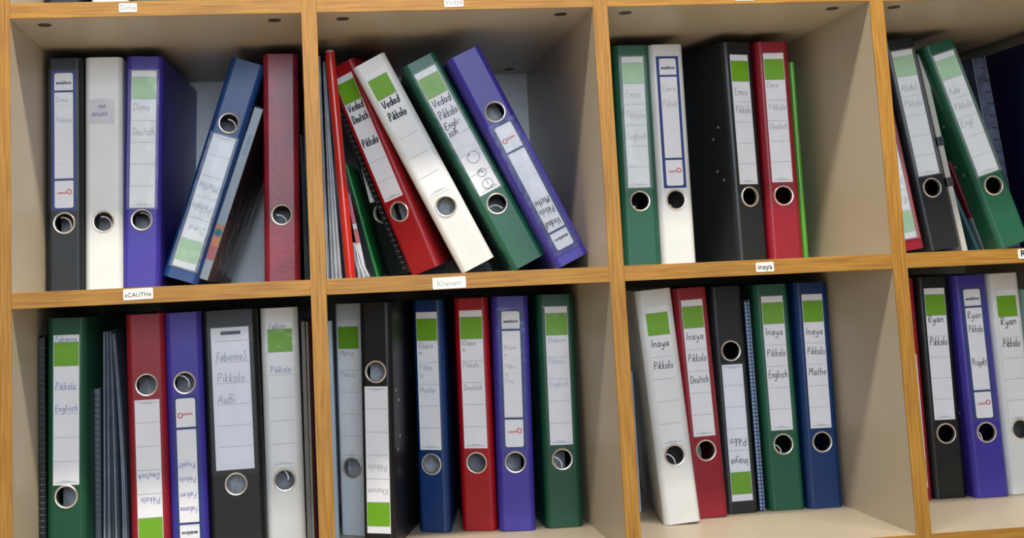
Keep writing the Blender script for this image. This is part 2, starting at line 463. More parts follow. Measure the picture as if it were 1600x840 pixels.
def binder(P, row, colr, label, flip=False, cover_yaw=None, D=.283, flare=0.0, H=BH, ring=True, arch=(-.006, -.004, 0), pages=True, worn=False, group=None, bv=.0075, fat_pages=.06, rivets=True, pinch=0.0, name='ring_binder'):
    x, d, lean, yaw, W = P[:5]
    cy = yaw if cover_yaw is None else cover_yaw
    rel = cy - yaw
    outl = [(bv, 0), (W - bv, 0), (0, bv), (W, bv), (D * math.sin(rel), D * math.cos(rel)), (W + D * math.sin(rel), D * math.cos(rel))]
    bd = place(name, x, d, lean, yaw, row, outl)
    tag(bd, label, 'binder', group)
    cm = cover_worn() if worn else cover(colr)
    t = .0024
    mp = (lambda u, v: (W - u, H - v)) if flip else (lambda u, v: (u, v))
    # spine board with its finger hole
    hx, hz = mp(W / 2, RING_Z)
    bm = bmesh.new()
    n = 32; r = .0126
    edges = []
    vs = [bm.verts.new(p) for p in ((bv, 0, 0), (W - bv, 0, 0), (W - bv, 0, H), (bv, 0, H))]
    edges += [bm.edges.new((vs[i], vs[(i + 1) % 4])) for i in range(4)]
    if ring:
        cs = [bm.verts.new((hx + r * math.cos(2 * math.pi * k / n), 0, hz + r * math.sin(2 * math.pi * k / n))) for k in range(n)]
        edges += [bm.edges.new((cs[k], cs[(k + 1) % n])) for k in range(n)]
    bmesh.ops.triangle_fill(bm, use_beauty=True, edges=edges)
    ext = bmesh.ops.extrude_face_region(bm, geom=bm.faces[:])
    bmesh.ops.translate(bm, vec=(0, t, 0), verts=[g for g in ext['geom'] if isinstance(g, bmesh.types.BMVert)])
    add_obj('spine', bm, cm, bd)
    # covers with rounded hinge
    for side in (0, 1):
        a = rel + (flare if side else pinch - flare * .2)
        arc = [(bv - bv * math.sin(q), bv - bv * math.cos(q)) for q in (0, R(20), R(70), R(90))]
        end = (math.sin(a) * D, bv + math.cos(a) * (D - bv))
        cr = (D * .16 * math.sin(a), bv + D * .16 * math.cos(a))
        outer = arc + [cr, end]
        ti = t
        inner = [(end[0] + ti, end[1]), (cr[0] + ti, cr[1]), (ti, bv + .001), (bv, t)]
        path = outer + inner
        if side:
            arc2 = [(W - px, py) for px, py in arc]
            end = (W + math.sin(a) * D, bv + math.cos(a) * (D - bv)); cr = (W + D * .16 * math.sin(a), bv + D * .16 * math.cos(a))
            path = arc2 + [cr, end, (end[0] - ti, end[1]), (cr[0] - ti, cr[1]), (W - ti, bv + .001), (W - bv, t)]
        cv = add_obj('cover', prism(path, 0, H), cm, bd, smooth=40)
        # metal work on the covers: rivets on the back cover, slot eyelets on the front cover
        if rivets:
            isback = (side == 0) != flip
            sx = -1 if side == 0 else 1
            x0 = 0 if side == 0 else W
            spots = ([(.026, .196), (.040, .180), (.036, .132), (.022, .118)] if rivets != 'slots' else []) if isback else [(.030, .20), (.030, .12)]
            for yy, zz in spots:
                if flip: zz = H - zz
                px = x0 + math.sin(a) * yy
                b2 = bmesh.new()
                rr = .0020 if isback else .0042
                dep = .0006
                k = 12
                ra = [b2.verts.new((px, yy + rr * math.cos(2 * math.pi * i / k), zz + rr * math.sin(2 * math.pi * i / k) * (1 if isback else .7))) for i in range(k)]
                rb = [b2.verts.new((px + sx * dep, v.co.y, v.co.z)) for v in ra]
                for i in range(k): b2.faces.new((ra[i], ra[(i + 1) % k], rb[(i + 1) % k], rb[i]))
                b2.faces.new(rb)
                add_obj('rivet' if isback else 'slot_eyelet', b2, M_METAL if isback else mat('eyelet_dark', (.06, .055, .05), rough=.35, metal=.6), cv)
    if ring:
        prof = [(.0124, .0030), (.0124, -.0008), (.0129, -.0017), (.0139, -.0019), (.0148, -.0012), (.0151, -.0001), (.0151, .0004), (.0133, .0008)]
        add_obj('finger_ring', lathe_y(hx, hz, prof), M_METAL, bd, smooth=35)
    if pages:
        s0 = math.sin(rel)
        y0, y1 = fat_pages, D - .012
        path = [(.006 + y0 * s0, y0), (W - .010 + y0 * s0, y0), (W - .010 + y1 * s0, y1), (.006 + y1 * s0, y1)]
        add_obj('page_stack', prism(path, .012, H - .014), M_PAGES, bd)
    if arch:
        b3 = bmesh.new()
        ax, az = hx + arch[0], hz + arch[1]
        rad = .0125
        pts = [(ax + rad * math.cos(R(q + arch[2])) - .004, .011 + .003 * math.sin(R(q)), az + rad * math.sin(R(q + arch[2])) - .008) for q in range(-10, 101, 10)]
        tube(b3, pts, .0011, 8)
        add_obj('lever_arch', b3, mat('arch_steel', (.85, .85, .84), rough=.4, metal=.35), bd, smooth=60)
    return bd, W, mp

# ------------------------------------------------------------------ room shell
bm = bmesh.new(); box(bm, -4, 5, -6, .62, -.05, 0)
tag(add_obj('floor', bm, mat('floor_lino', (.60, .51, .38), rough=.5)), None, None, kind='structure')
bm = bmesh.new(); box(bm, -4, 5, .50, .62, 0, 3.0)
tag(add_obj('wall_back', bm, mat('wall_paint', (.72, .66, .56), rough=.8)), None, None, kind='structure')

# ------------------------------------------------------------------ shelving unit
unit = bpy.data.objects.new('shelving_unit', None)
col.objects.link(unit); unit.location = (-.3695, 0, 0)
tag(unit, 'cream open shelving unit with oak front edges holding all the binders', 'bookcase')
UX = .3695
XE = [(-.3695, -.355), (0, TV), (CW + TV, CW + 2 * TV), (2 * (CW + TV), 2 * CW + 3 * TV), (3 * (CW + TV), 3 * CW + 4 * TV)]
ZT = {j: Z0 + (1 - j) * PITCH for j in range(-1, 5)}
def upart(name, b, mt, parent=unit, bev=0):
    x0, x1, y0, y1, z0, z1 = b
    bm_ = bevel_box(x0 + UX, x1 + UX, y0, y1, z0, z1, bev) if bev else boxes((x0 + UX, x1 + UX, y0, y1, z0, z1))
    return add_obj(name, bm_, mt, parent)
for i, (a, b) in enumerate(XE):
    pn = 'side_panel' if i in (0, 4) else 'divider'
    pp = upart(pn, (a, b, .002, DEPTH, 0, ZT[-1]), M_MEL)
    upart('edge_band', (a, b, 0, .0021, 0, ZT[-1]), M_OAKV, pp, bev=.0005)
def fitting(u, y, z, parent):
    bm_ = bmesh.new()
    n = 18
    for r0, r1, za, zb in ((.0085, .0070, z - .0006, z - .0006),):
        o_ = [bm_.verts.new((u + UX + r0 * math.cos(2 * math.pi * k / n), y + r0 * math.sin(2 * math.pi * k / n), za)) for k in range(n)]
        i_ = [bm_.verts.new((u + UX + r1 * math.cos(2 * math.pi * k / n), y + r1 * math.sin(2 * math.pi * k / n), zb)) for k in range(n)]
        c_ = [bm_.verts.new((v.co.x, v.co.y, z - .0002)) for v in i_]
        t_ = [bm_.verts.new((v.co.x, v.co.y, z)) for v in o_]
        for k in range(n):
            q = (k + 1) % n
            bm_.faces.new((o_[k], o_[q], i_[q], i_[k])); bm_.faces.new((i_[k], i_[q], c_[q], c_[k])); bm_.faces.new((o_[k], o_[q], t_[q], t_[k]))
        bm_.faces.new(c_)
    add_obj('cam_fitting', bm_, M_HOLE, parent)
for j in range(-1, 5):
    for c in range(4):
        a, b = XE[c][1], XE[c + 1][0]
        sb = upart('shelf_board', (a, b, .002, DEPTH, ZT[j] - TH, ZT[j]), M_MEL)
        upart('edge_band', (a, b, .0002, .0021, ZT[j] - TH, ZT[j]), M_OAKH, sb, bev=.0005)
        if j in (0, 1):
            fitting(a + .0336, .036, ZT[j] - TH, sb); fitting(b - .0345, .036, ZT[j] - TH, sb)
            fitting(a + .0360, .4165, ZT[j] - TH, sb); fitting(b - .0372, .4165, ZT[j] - TH, sb)
upart('back_panel', (XE[0][0], XE[4][1], DEPTH, DEPTH + .006, 0, ZT[-1]), M_BACK)
for c in range(4):
    upart('plinth', (XE[c][1], XE[c + 1][0], .03, .045, 0, ZT[4] - TH), M_MEL)

def name_tag(text, x, z, w, h, tilt=0.0, size=None, ink='pen', bold=.0003):
    bm_ = bmesh.new()
    c, s = math.cos(tilt), math.sin(tilt)
    cz = Z0 + z
    mp = lambda u, v: (x + UX + u * c - v * s, cz + u * s + v * c)
    k = .0009
    vs = [(-w / 2 + k, -h / 2), (w / 2 - k, -h / 2), (w / 2, -h / 2 + k), (w / 2, h / 2 - k), (w / 2 - k, h / 2), (-w / 2 + k, h / 2), (-w / 2, h / 2 - k), (-w / 2, -h / 2 + k)]
    f = [bm_.verts.new((mp(*q)[0], -.0005, mp(*q)[1])) for q in vs]
    g = [bm_.verts.new((v.co.x, .0003, v.co.z)) for v in f]
    bm_.faces.new(f); bm_.faces.new(g[::-1])
    for i in range(8): bm_.faces.new((f[i], f[(i + 1) % 8], g[(i + 1) % 8], g[i]))
    t = add_obj('name_tag', bm_, mat('tag_paper', (.84, .84, .82), rough=.5), unit)
    add_obj('lettering', printed(text, size or h * .78, 0, -h * .24, -.0007, mp, extra=bold), INK[ink], t)
name_tag('Dima', -.213, .3446, .0217, .0113, .0, .0088, 'pencil', .0)
name_tag('Vedad', .1938, .3435, .0247, .0125, .02, .0090, 'pencil', .0)
name_tag('Emre', .5779, .3438, .0261, .0122)
name_tag('sCAUTHe', -.2067, -.0079, .0352, .0132, .02, .0074, 'pen', .0)
name_tag('Khanem', .1711, -.0114, .0416, .0142, .015, .0094, 'faint', .0)
name_tag('inaya', .5773, -.0095, .0237, .0122, .0, .0096, 'pen', .0001)
name_tag('Ryan', .9355, -.0077, .0284, .0125, .0, .0115)

# ------------------------------------------------------------------ binders
PI_ = 'Pikkolo'
# --- upper row, first compartment
b = binder((-.3532, .1711, .006, .04, .0500), 1, 'black', 'black binder with blue-framed label, against left wall of upper left compartment', arch=(-.002, .004, 0))
label_framed(*b, [('Dima', .006), (PI_, .034)], pocket=True, ink='faint', size=.008)
b = binder((-.3025, .1728, .012, .03, .0502), 1, 'white', 'white binder bearing only a small crumpled sticker on its spine', arch=(0, .003, 0))
cxm = .0251
bm = bmesh.new()
pts = [(-.0165, -.018), (-.006, -.0165), (.0165, -.019), (.0175, .0), (.016, .0165), (.002, .0172), (-.0168, .0155), (-.0172, .0)]
f = [bm.verts.new((cxm - .002 + u, -.0006 - .0004 * (i % 2), .243 + v)) for i, (u, v) in enumerate(pts)]
g = [bm.verts.new((v.co.x, .0001, v.co.z)) for v in f]
bm.faces.new(f)
for i in range(8): bm.faces.new((f[i], f[(i + 1) % 8], g[(i + 1) % 8], g[i]))
st = add_obj('sticker', bm, mat('sticker_paper', (.60, .60, .65), rough=.35, grain=.8, gscale=60), b[0])
bm = bmesh.new()
write(bm, 'me', cxm - .006, .247, .009, .0008, -.0013, lambda u, v: (u, v)); write(bm, 'awuws', cxm - .0155, .236, .009, .0008, -.0013, lambda u, v: (u, v))
add_obj('handwriting', bm, mat('ink_violet', '#7a6f9c'), st)
b = binder((-.2540, .1757, .0335, .0223, .0505), 1, 'purple', 'purple binder with pale green topped label behind film, beside the leaning blue binder', flare=.045, arch=(.002, .006, 0))
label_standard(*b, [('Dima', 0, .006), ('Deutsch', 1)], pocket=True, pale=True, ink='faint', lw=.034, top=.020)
b = binder((-.2007, .1836, .325, .0106, .0488), 1, 'blue', 'blue binder leaning right, upside down with its ring near the top', flip=True, arch=(.002, .002, 0))
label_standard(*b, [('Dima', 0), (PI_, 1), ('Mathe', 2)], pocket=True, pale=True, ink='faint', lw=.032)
b = binder((-.0626, .1788, .022, .02, .0490), 1, 'red', 'worn dark red binder without any label beside the first divider', worn=True, arch=(-.002, -.004, 0))

# --- upper row, second compartment
b = binder((.1410, .2102, -.3546, .5783, .0496), 1, 'bright_red', 'bright red leaning binder with black marker writing, turned sideways', cover_yaw=.34, D=.235, rivets='slots', arch=None, fat_pages=.03)
label_standard(*b, [('Vedad', 0, .002, .0125), ('Deutsch', 0, .019, .0125), (PI_, 2, -.004, .0125)], ink='marker', inkw=.0016, lw=.031)
b = binder((.2053, .1337, -.4482, .1904, .0488), 1, 'white', 'white leaning binder with green square and black marker writing', cover_yaw=.11, rivets='slots', arch=None, fat_pages=.03)
label_standard(*b, [('Vedad', 0, .003, .0125), (PI_, 0, .022, .0125)], white=True, ink='marker', inkw=.0016)
b = binder((.2758, .1329, -.4531, .0903, .0500), 1, 'green', 'green leaning binder with marker writing and small doodled circles on its label', cover_yaw=.07, rivets='slots', arch=(-.004, -.004, 20))
lb = label_standard(*b, [('Vedad', 0, .003, .0125), (PI_, 0, .021, .0135), ('Engli-', 1, .009, .010), ('sch', 1, .020, .010)], pocket=True, ink='marker', inkw=.0012, lw=.032)
bm = bmesh.new()
for u, v, r_ in ((.027, .163, .0085), (.027, .139, .006), (.027, .122, .0075)):
    strip(bm, [(u + r_ * math.cos(R(q)), v + r_ * math.sin(R(q)) * .95) for q in range(100, 451, 35)], .0006, -.0009, lambda p, q: (p, q))
strip(bm, [(.027, .129), (.0275, .121)], .0006, -.0009, lambda p, q: (p, q)); strip(bm, [(.023, .141), (.027, .143), (.029, .138)], .0011, -.0009, lambda p, q: (p, q))
strip(bm, [(.021, .168), (.024, .170)], .0016, -.0009, lambda p, q: (p, q)); strip(bm, [(.028, .118), (.036, .116)], .0005, -.0009, lambda p, q: (p, q))
add_obj('doodle', bm, INK['marker'], lb)
b = binder((.3303, .1, -.4356, 0, .0485), 1, 'purple', 'purple leaning binder, upside down, resting against the right wall', flip=True, arch=None, fat_pages=.035)
label_framed(*b, [('Vedad', .004), (PI_, .022), ('Mathe', .036)], pocket=True, ink='marker', inkw=.0009)

# --- upper row, third compartment
b = binder((.4450, .1761, .0105, .02, .0525), 1, 'green', 'upright green binder with pale pencil label, first in the third upper compartment', pages=False, arch=(-.008, -.010, 60))
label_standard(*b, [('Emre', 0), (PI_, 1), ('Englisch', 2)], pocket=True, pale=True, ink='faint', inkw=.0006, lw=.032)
b = binder((.4996, .1748, .0043, -.02, .0503), 1, 'white', 'white binder with blue-framed label between green binder and dark gap', pages=False, arch=(-.008, -.010, 60))
label_framed(*b, [('Emre', .012), (PI_, .034)], ink='faint')
b = binder((.6095, .1670, -.0045, -.2674, .0520), 1, 'black', 'black binder showing riveted side cover, beside upright red binder', pages=False, arch=None)
label_standard(*b, [('Emre', 0), (PI_, 1, .006)], ink='pencil', inkw=.0007, top=.0185, lw=.031)
b = binder((.6590, .1736, .0047, -.0084, .0505), 1, 'red', 'upright red binder with pencil label beside thin light green folder', pages=False, arch=None)
label_standard(*b, [('Emre', 0, .004, .0085), (PI_, 1, .006, .0095), ('Deutsch', 2, .004, .0095)], ink='pencil', inkw=.0005, lw=.031)

# --- upper row, fourth compartment
b = binder((.8253, .1411, -.1351, -.0227, .0510), 1, 'red', 'red leaning binder half hidden by the third divider, upside down', flip=True, arch=None)
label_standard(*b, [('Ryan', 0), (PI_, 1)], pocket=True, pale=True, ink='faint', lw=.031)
b = binder((.9072, .1885, -.1352, -.0449, .0520), 1, 'black', 'black leaning binder with pale label in the upper right compartment', pages=False, arch=(-.009, -.010, 60))
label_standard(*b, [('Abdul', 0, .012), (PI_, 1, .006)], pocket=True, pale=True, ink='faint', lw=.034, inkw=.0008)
b = binder((1.0120, .1796, -.2841, .0059, .0507), 1, 'green', 'green steeply leaning binder with pale label in the upper right compartment', pages=False, arch=None)
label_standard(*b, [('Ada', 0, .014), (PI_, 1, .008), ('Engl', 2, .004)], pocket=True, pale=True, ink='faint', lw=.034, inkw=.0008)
b = binder((1.0980, .175, -.004, 0, .0235), 1, 'navy', 'dark navy slim binder at right edge of the upper right compartment', H=.312, D=.280, ring=False, arch=None, rivets=False, bv=.004)

# --- lower row, first compartment
b = binder((-.3455, .125, .0122, .0467, .0500), 2, 'deep_green', 'dark green binder beside a black coil notebook, lower left compartment', arch=(.006, .006, 0))
label_standard(*b, [('Fabienne', 'head', 0, .0075), (PI_, 0, .0215, .009), ('Englisch', 1, .0195, .009)], ink='blue', inkw=.0006, lw=.033, top=.022)
b = binder((-.2404, .135, -.0113, .0077, .0503), 2, 'red', 'red binder, upside down, left of the purple one in lower left compartment', flip=True, arch=(.002, .010, 30))
label_standard(*b, [(PI_, 0, .018, .0085), ('Deutsch', 1, .018, .0085)], ink='blue', inkw=.0006, lw=.032)
b = binder((-.1895, .135, -.0133, .0218, .0480), 2, 'purple', 'purple binder, upside down, beside the wide black binder', flip=True, arch=(-.004, .004, 0))
label_framed(*b, [('Fabienne', .010, .008), ('Fabien', .028, .008), (PI_, .048, .008), ('Projekt', .066, .008)], ink='blue', inkw=.0006)
b = binder((-.1409, .1401, -.0168, .0171, .0738), 2, 'jet', 'wide black binder with large white label, widest in the shelves', arch=None, fat_pages=.03)
bd, W_, mp_ = b
zt, lw, lh = BH - .023, .050, .185
tl = bpy.data.objects.new('label', None)
bm = bmesh.new(); box(bm, W_ / 2 - lw / 2, W_ / 2 + lw / 2, -.0006, .0002, zt - lh, zt)
bpy.data.objects.remove(tl)
tl = add_obj('label', bm, M_PAPER, bd)
add_obj('ruled_lines', boxes(*[(W_ / 2 - lw / 2 + .004, W_ / 2 + lw / 2 - .001, -.0009, -.0006, zt - .018 - .0275 * k, zt - .018 - .0275 * k + .0004) for k in range(6)]), mat('rule_line', '#909090'), tl)
bm = bmesh.new()
for k, w in enumerate(('FabienneS', PI_, 'AuBi')): write(bm, w, W_ / 2 - lw / 2 + .006, zt - .018 - .0275 * (k + 1) + .002, .0125, .0006, -.0010, mp_, maxw=lw - .010)
add_obj('handwriting', bm, mat('ink_greyblue', '#6f7492'), tl)
bm = bevel_box(W_ / 2 - .012, W_ / 2 + .014, -.0016, -.0004, zt - .0095, zt - .0050, .0005)
add_obj('label_clip', bm, mat('clip_dark', '#3a4250', rough=.3), tl)
film('label_pocket', bd, W_ / 2 - lw / 2 - .006, W_ / 2 + lw / 2 + .006, zt - lh - .006, zt + .002, -.0020, M_FILM)
b = binder((-.0672, .150, -.0046, -.0091, .0505), 2, 'white', 'off-white binder with shiny green square between wide black binder and divider', arch=(-.004, .008, 0))
label_standard(*b, [('Fabien', 'head', 0, .0085), (PI_, 0, .019, .0095)], white=True, pocket=True, ink='blue', inkw=.0006, top=.019, lw=.034)

# --- lower row, second compartment
b = binder((.0310, .2256, .0054, .4931, .0415), 2, 'silver', 'pale grey binder with green square beside a pale blue folder', cover_yaw=.22, D=.22, arch=None, fat_pages=.032, bv=.004)
label_standard(*b, [('Maria', 0, .002, .009), (PI_, 1, .002, .008)], white=True, ink='pencil', inkw=.0005, lw=.0325, top=.023)
b = binder((.0579, .1396, .019, .3511, .0440), 2, 'jet', 'black binder, upside down, showing its riveted side in lower row', flip=True, cover_yaw=.30, D=.20, arch=None, fat_pages=.032)
label_standard(*b, [('Khanem', 0, .010, .009), (PI_, 1, .010, .009)], ink='pencil', inkw=.0005, lw=.032)
b = binder((.1380, .2126, .0102, .4729, .0450), 2, 'dark_blue', 'dark blue binder turned sideways beside a red one, second lower compartment', cover_yaw=.20, D=.23, rivets='slots', arch=None, fat_pages=.032)
label_standard(*b, [('Khane', 0, .003, .009), ('m', 0, .013, .008), ('Pikko', 1, .003, .009), ('lo', 1, .013, .009), ('Mathe', 2, .004, .009)], ink='pencil', inkw=.0006, lw=.0315)
b = binder((.1972, .2006, .008, .3151, .0484), 2, 'bright_red', 'glossy red binder between the dark blue and purple binders', cover_yaw=.10, D=.25, rivets='slots', arch=None, fat_pages=.06)
label_standard(*b, [('Khane', 0, .002, .008), ('m', 0, .011, .007), (PI_, 1, .002, .008), ('Deutsch', 2, .003, .008)], ink='pencil', inkw=.0006, lw=.0325)
b = binder((.2454, .1790, .0195, .1391, .0505), 2, 'purple', 'purple binder with dark blue-framed label, second lower compartment', cover_yaw=.05, D=.27, rivets='slots', arch=None, fat_pages=.06)
label_framed(*b, [('Khane', .016, .007), ('m', .026, .007), ('Pikko', .042, .007), ('lo', .052, .007), ('Proj', .062, .007)], pocket=True, ink='pencil', inkw=.0004)
b = binder((.3110, .1777, .0139, .0106, .0525), 2, 'deep_green', 'dark green binder, last in the second lower compartment', rivets='slots', arch=(-.007, -.003, 0))
label_standard(*b, [('Khanem', 0, .003, .008), (PI_, 1, .002, .008), ('Englisch', 2, .003, .008)], pocket=True, ink='faint', inkw=.0006, lw=.032)

# --- lower row, third compartment
b = binder((.4688, .1460, -.0644, .0103, .0512), 2, 'white', 'white slightly leaning binder, first in the third lower compartment', arch=(-.006, -.004, 0), pages=False, pinch=.16)
label_standard(*b, [('Inaya', 0, .006, .0115), (PI_, 1, .006, .0115)], white=True, ink='pen', inkw=.0009, lw=.032, top=.023)
b = binder((.5206, .1732, -.0285, -.03, .0494), 2, 'red', 'red binder between the white and the upside-down black binder', arch=None)
label_standard(*b, [('Inaya', 0, .006), (PI_, 1, .006), ('Deutsch', 2, .006)], pocket=True, ink='pen', inkw=.0008, lw=.0315)
b = binder((.5717, .1888, -.0051, -.0476, .0490), 2, 'black', 'black binder, upside down, beside a blue checked notebook', flip=True, arch=(-.002, .016, 60), pages=False)
label_standard(*b, [('Inaya', 0, .008), ('Pikko', 1, .006)], pocket=True, ink='pen', inkw=.0008, lw=.031)
b = binder((.6372, .1930, -.0018, .0279, .0518), 2, 'green', 'green binder right of the blue checked notebook', arch=(-.008, -.006, 0), pages=False)
label_standard(*b, [('Inaya', 0, .006), (PI_, 1, .006), ('Englisch', 2, .006)], pocket=True, ink='pen', inkw=.0008, lw=.032)
b = binder((.6924, .1878, .01, -.0099, .0512), 2, 'dark_blue', 'blue binder, last in the third lower compartment', arch=None, pages=False)
label_standard(*b, [('Inaya', 0, .008), (PI_, 1, .006), ('Mathe', 2, .005)], ink='pen', inkw=.0008, lw=.031)

# --- lower row, fourth compartment
b = binder((.8314, .1954, .0019, .0034, .0515), 2, 'red', 'red binder partly hidden by third divider in lower right compartment', flip=True, arch=None)
label_standard(*b, [('Ryan', 0), (PI_, 1)], ink='pen', inkw=.0008, lw=.036)
b = binder((.8839, .1962, .008, .0279, .0512), 2, 'jet', 'black binder between red and purple binders, lower right compartment', arch=None, pages=False)
label_standard(*b, [('Ryan', 0, .000, .0115), (PI_, 1, .002, .0125)], ink='pen', inkw=.0009, lw=.031)
b = binder((.9398, .1843, -.0118, .033, .0522), 2, 'purple', 'purple binder with dark blue-framed label in the lower right compartment', arch=(-.010, -.002, 0), pages=False)
label_framed(*b, [('Ryan', .006, .0115), (PI_, .026, .0115), ('Projekt', .074, .0115)], pocket=True, ink='pen', inkw=.0008)
b = binder((.9974, .1893, -.0108, -.0513, .0508), 2, 'white', 'white binder at right edge of the lower right compartment', arch=None)
label_standard(*b, [('Ryan', 0, .001, .0125), (PI_, 1, .002, .0135)], white=True, ink='pen', inkw=.001, lw=.032, top=.024)

# --- top row, only the feet of three binders are in view
binder((-.3505, .172, .0, .02, .0480), 0, 'black', 'black binder whose foot shows at top left edge of the picture', arch=None)
binder((-.2890, .172, .0, .02, .0500), 0, 'white', 'white binder whose foot shows at the top left edge', arch=None)
binder((-.2330, .172, .0, .02, .0480), 0, 'olive', 'olive green binder whose foot barely shows at the top edge', arch=None)

# ------------------------------------------------------------------ folders, notebooks, sleeves
def sheaf(name, label, cat, P, row, D, mt, top_w=None, bow=0.0, wave=0.0, group=None, edge_mat=None, lift=0.0):
    """soft stack of sheets: bowed wedge with a rounded front fold, and a few leaf lines standing proud at the front"""
    x, d, lean, yaw, W, H = P
    tw = W if top_w is None else top_w
    e = place(name, x, d, lean, yaw, row, [(0, 0), (W, 0), (0, D), (W, D)], lift)
    tag(e, label, cat, group)
    n = 14
    nleaf = 3
    for q in range(nleaf):
        bm_ = bmesh.new(); rows_ = []
        for i in range(n + 1):
            z = H * i / n; k = i / n
            w = W + (tw - W) * k
            off = bow * math.sin(math.pi * k) + wave * math.sin(k * 9 + q)
            l = off + w * q / nleaf + .0002; r_ = off + w * (q + 1) / nleaf - .0003
            f0 = .002 * ((q * 7) % 3) + .0012 * math.sin(k * 5 + q * 2)
            mid = (l + r_) / 2; rd = (r_ - l) / 2
            rows_.append([bm_.verts.new(p) for p in ((l, D, z), (l, f0 + rd, z), (mid - rd * .6, f0 + rd * .25, z), (mid, f0, z), (mid + rd * .6, f0 + rd * .25, z), (r_, f0 + rd, z), (r_, D, z))])
        for i in range(n):
            for j in range(6):
                bm_.faces.new((rows_[i][j], rows_[i][j + 1], rows_[i + 1][j + 1], rows_[i + 1][j]))
            bm_.faces.new((rows_[i][6], rows_[i][0], rows_[i + 1][0], rows_[i + 1][6]))
        bm_.faces.new(rows_[0]); bm_.faces.new(rows_[-1][::-1])
        mm = mt[q % len(mt)] if isinstance(mt, (list, tuple)) else mt
        add_obj('sheet', bm_, mm, e, smooth=50)
    return e

def coil(parent, x, y, z0, z1, r, pitch, wire, mt, turn=0.0):
    bm_ = bmesh.new()
    n = int((z1 - z0) / pitch)
    for k in range(n):
        zc = z0 + (k + .5) * pitch
        pts = [(x + r * math.cos(a), y + r * math.sin(a), zc + pitch * .2 * math.sin(a / 2)) for a in [math.pi * 2 * i / 10 for i in range(11)]]
        tube(bm_, pts, wire, 5)
    return add_obj('wire_coil', bm_, mt, parent, smooth=60)

def notebook(name, label, P, row, D, cov, pages=M_PAGES, wire=None, coil_r=.0045, group=None, coil_x=None, pitch=.0085, lift=0.0):
    x, d, lean, yaw, W, H = P
    e = place(name, x, d, lean, yaw, row, [(0, 0), (W, 0), (0, D), (W, D)], lift)
    tag(e, label, 'notebook', group)
    t = min(.0012, W * .2)
    y0 = .004 if wire else .0
    add_obj('cover', bevel_box(0, t, y0, D, 0, H, .0003), cov, e)
    add_obj('cover', bevel_box(W - t, W, y0, D, 0, H, .0003), cov, e)
    add_obj('pages', boxes((t, W - t, y0 + .0015, D - .003, .002, H - .002)), pages, e)
    if wire:
        coil(e, W / 2 if coil_x is None else coil_x, y0 + coil_r * .35, .006, H - .006, coil_r, pitch, .0006, wire)
    return e

def thin_folder(name, label, P, row, D, mt, inner=M_PAGES, cat='folder', group=None, lift=0.0):
    """folded cover: two panels joined by a rounded fold at the front, papers between"""
    x, d, lean, yaw, W, H = P
    e = place(name, x, d, lean, yaw, row, [(0, 0), (W, 0), (0, D), (W, D)], lift)
    tag(e, label, cat, group)
    r = W / 2; t = min(.0009, W * .22)
    arc_o = [(r - r * math.cos(q), r - r * math.sin(q)) for q in [math.pi * i / 8 for i in range(9)]]
    ri = r - t
    arc_i = [(r - ri * math.cos(q), r - ri * math.sin(q)) for q in [math.pi * i / 8 for i in range(9)]]
    path = [(0, D)] + arc_o + [(W, D), (W - t, D)] + arc_i[::-1] + [(t, D)]
    add_obj('cover', prism(path, 0, H), mt, e, smooth=40)
    if inner:
        add_obj('papers', boxes((t + .0003, W - t - .0003, r + .002, D - .006, .003, H - .003)), inner, e)
    return e

P_DARK = mat('plastic_dark', '#444e5a', rough=.25, grain=.4, gscale=30)
P_GREY = mat('plastic_grey', '#9aa4b2', rough=.22, grain=.6, gscale=30, mottle=.25, mscale=30)
P_PALE = mat('plastic_pale', '#c6ccd4', rough=.22, grain=.6, gscale=30, mottle=.2, mscale=30)
P_SLATE = mat('plastic_slate', '#8e99a8', rough=.2, grain=.7, gscale=24, mottle=.3, mscale=30)
W_DARK = mat('wire_dark', (.05, .05, .055), rough=.35, metal=.7)
W_COPPER = mat('wire_copper', '#a08090', rough=.3, metal=1.0)

# book in a clear jacket, leaning between blue and red binder
e = place('school_book', -.1525, .19, .3386, .10, 1, [(0, 0), (.0125, 0), (0, .19), (.0125, .19)])
tag(e, 'schoolbook in clear jacket leaning between blue and worn red binders', 'book')
bw, bh, bdp = .0125, .250, .19
add_obj('spine', bevel_box(0, bw, 0, .0022, 0, bh, .0008), mat('book_spine', '#9aa7b4', rough=.3), e)
cvm = mat('book_brown', '#8a6152', rough=.3, mottle=.35, mscale=10)
bc = add_obj('cover', bevel_box(0, .002, .0022, bdp, 0, bh, .0005), cvm, e)
bc = add_obj('cover', bevel_box(bw - .002, bw, .0022, bdp, 0, bh * .36, .0005), cvm, e)
add_obj('cover_photo', bevel_box(bw - .002, bw, .0022, bdp, bh * .36, bh, .0005), mat('book_dark', '#4a5058', rough=.25, mottle=.2, mscale=12), e)
add_obj('pages', boxes((.002, bw - .002, .004, bdp - .004, .002, bh - .002)), M_PAGES, e)
sp = add_obj('spine_band', boxes((.0004, bw - .0004, -.0003, 0, .028, .048)), mat('band_rose', '#a85a62', rough=.4), e)
add_obj('spine_band', boxes((.0004, bw - .0004, -.0003, 0, .048, .078)), mat('band_orange', '#c07a58', rough=.4), e)
bm = bmesh.new(); disc_y(bm, bw * .5, .067, .0058, -.0007, -.0003, 18)
sd = add_obj('spine_disc', bm, mat('disc_teal', '#1f7482', rough=.4), e)
mpv = lambda u, v: (bw * .5 - v, u)
add_obj('lettering', printed('6', .008, bw * .5, .0645, -.0009, lambda u, v: (u, v)), mat('ink_navy', '#162a40'), sd)
add_obj('title', printed('Schulbuch', .0075, .195, -.0025, -.0004, lambda u, v: (bw * .5 - v, u)), mat('title_blue', '#5f86b4', rough=.4), e)
bm = bmesh.new()
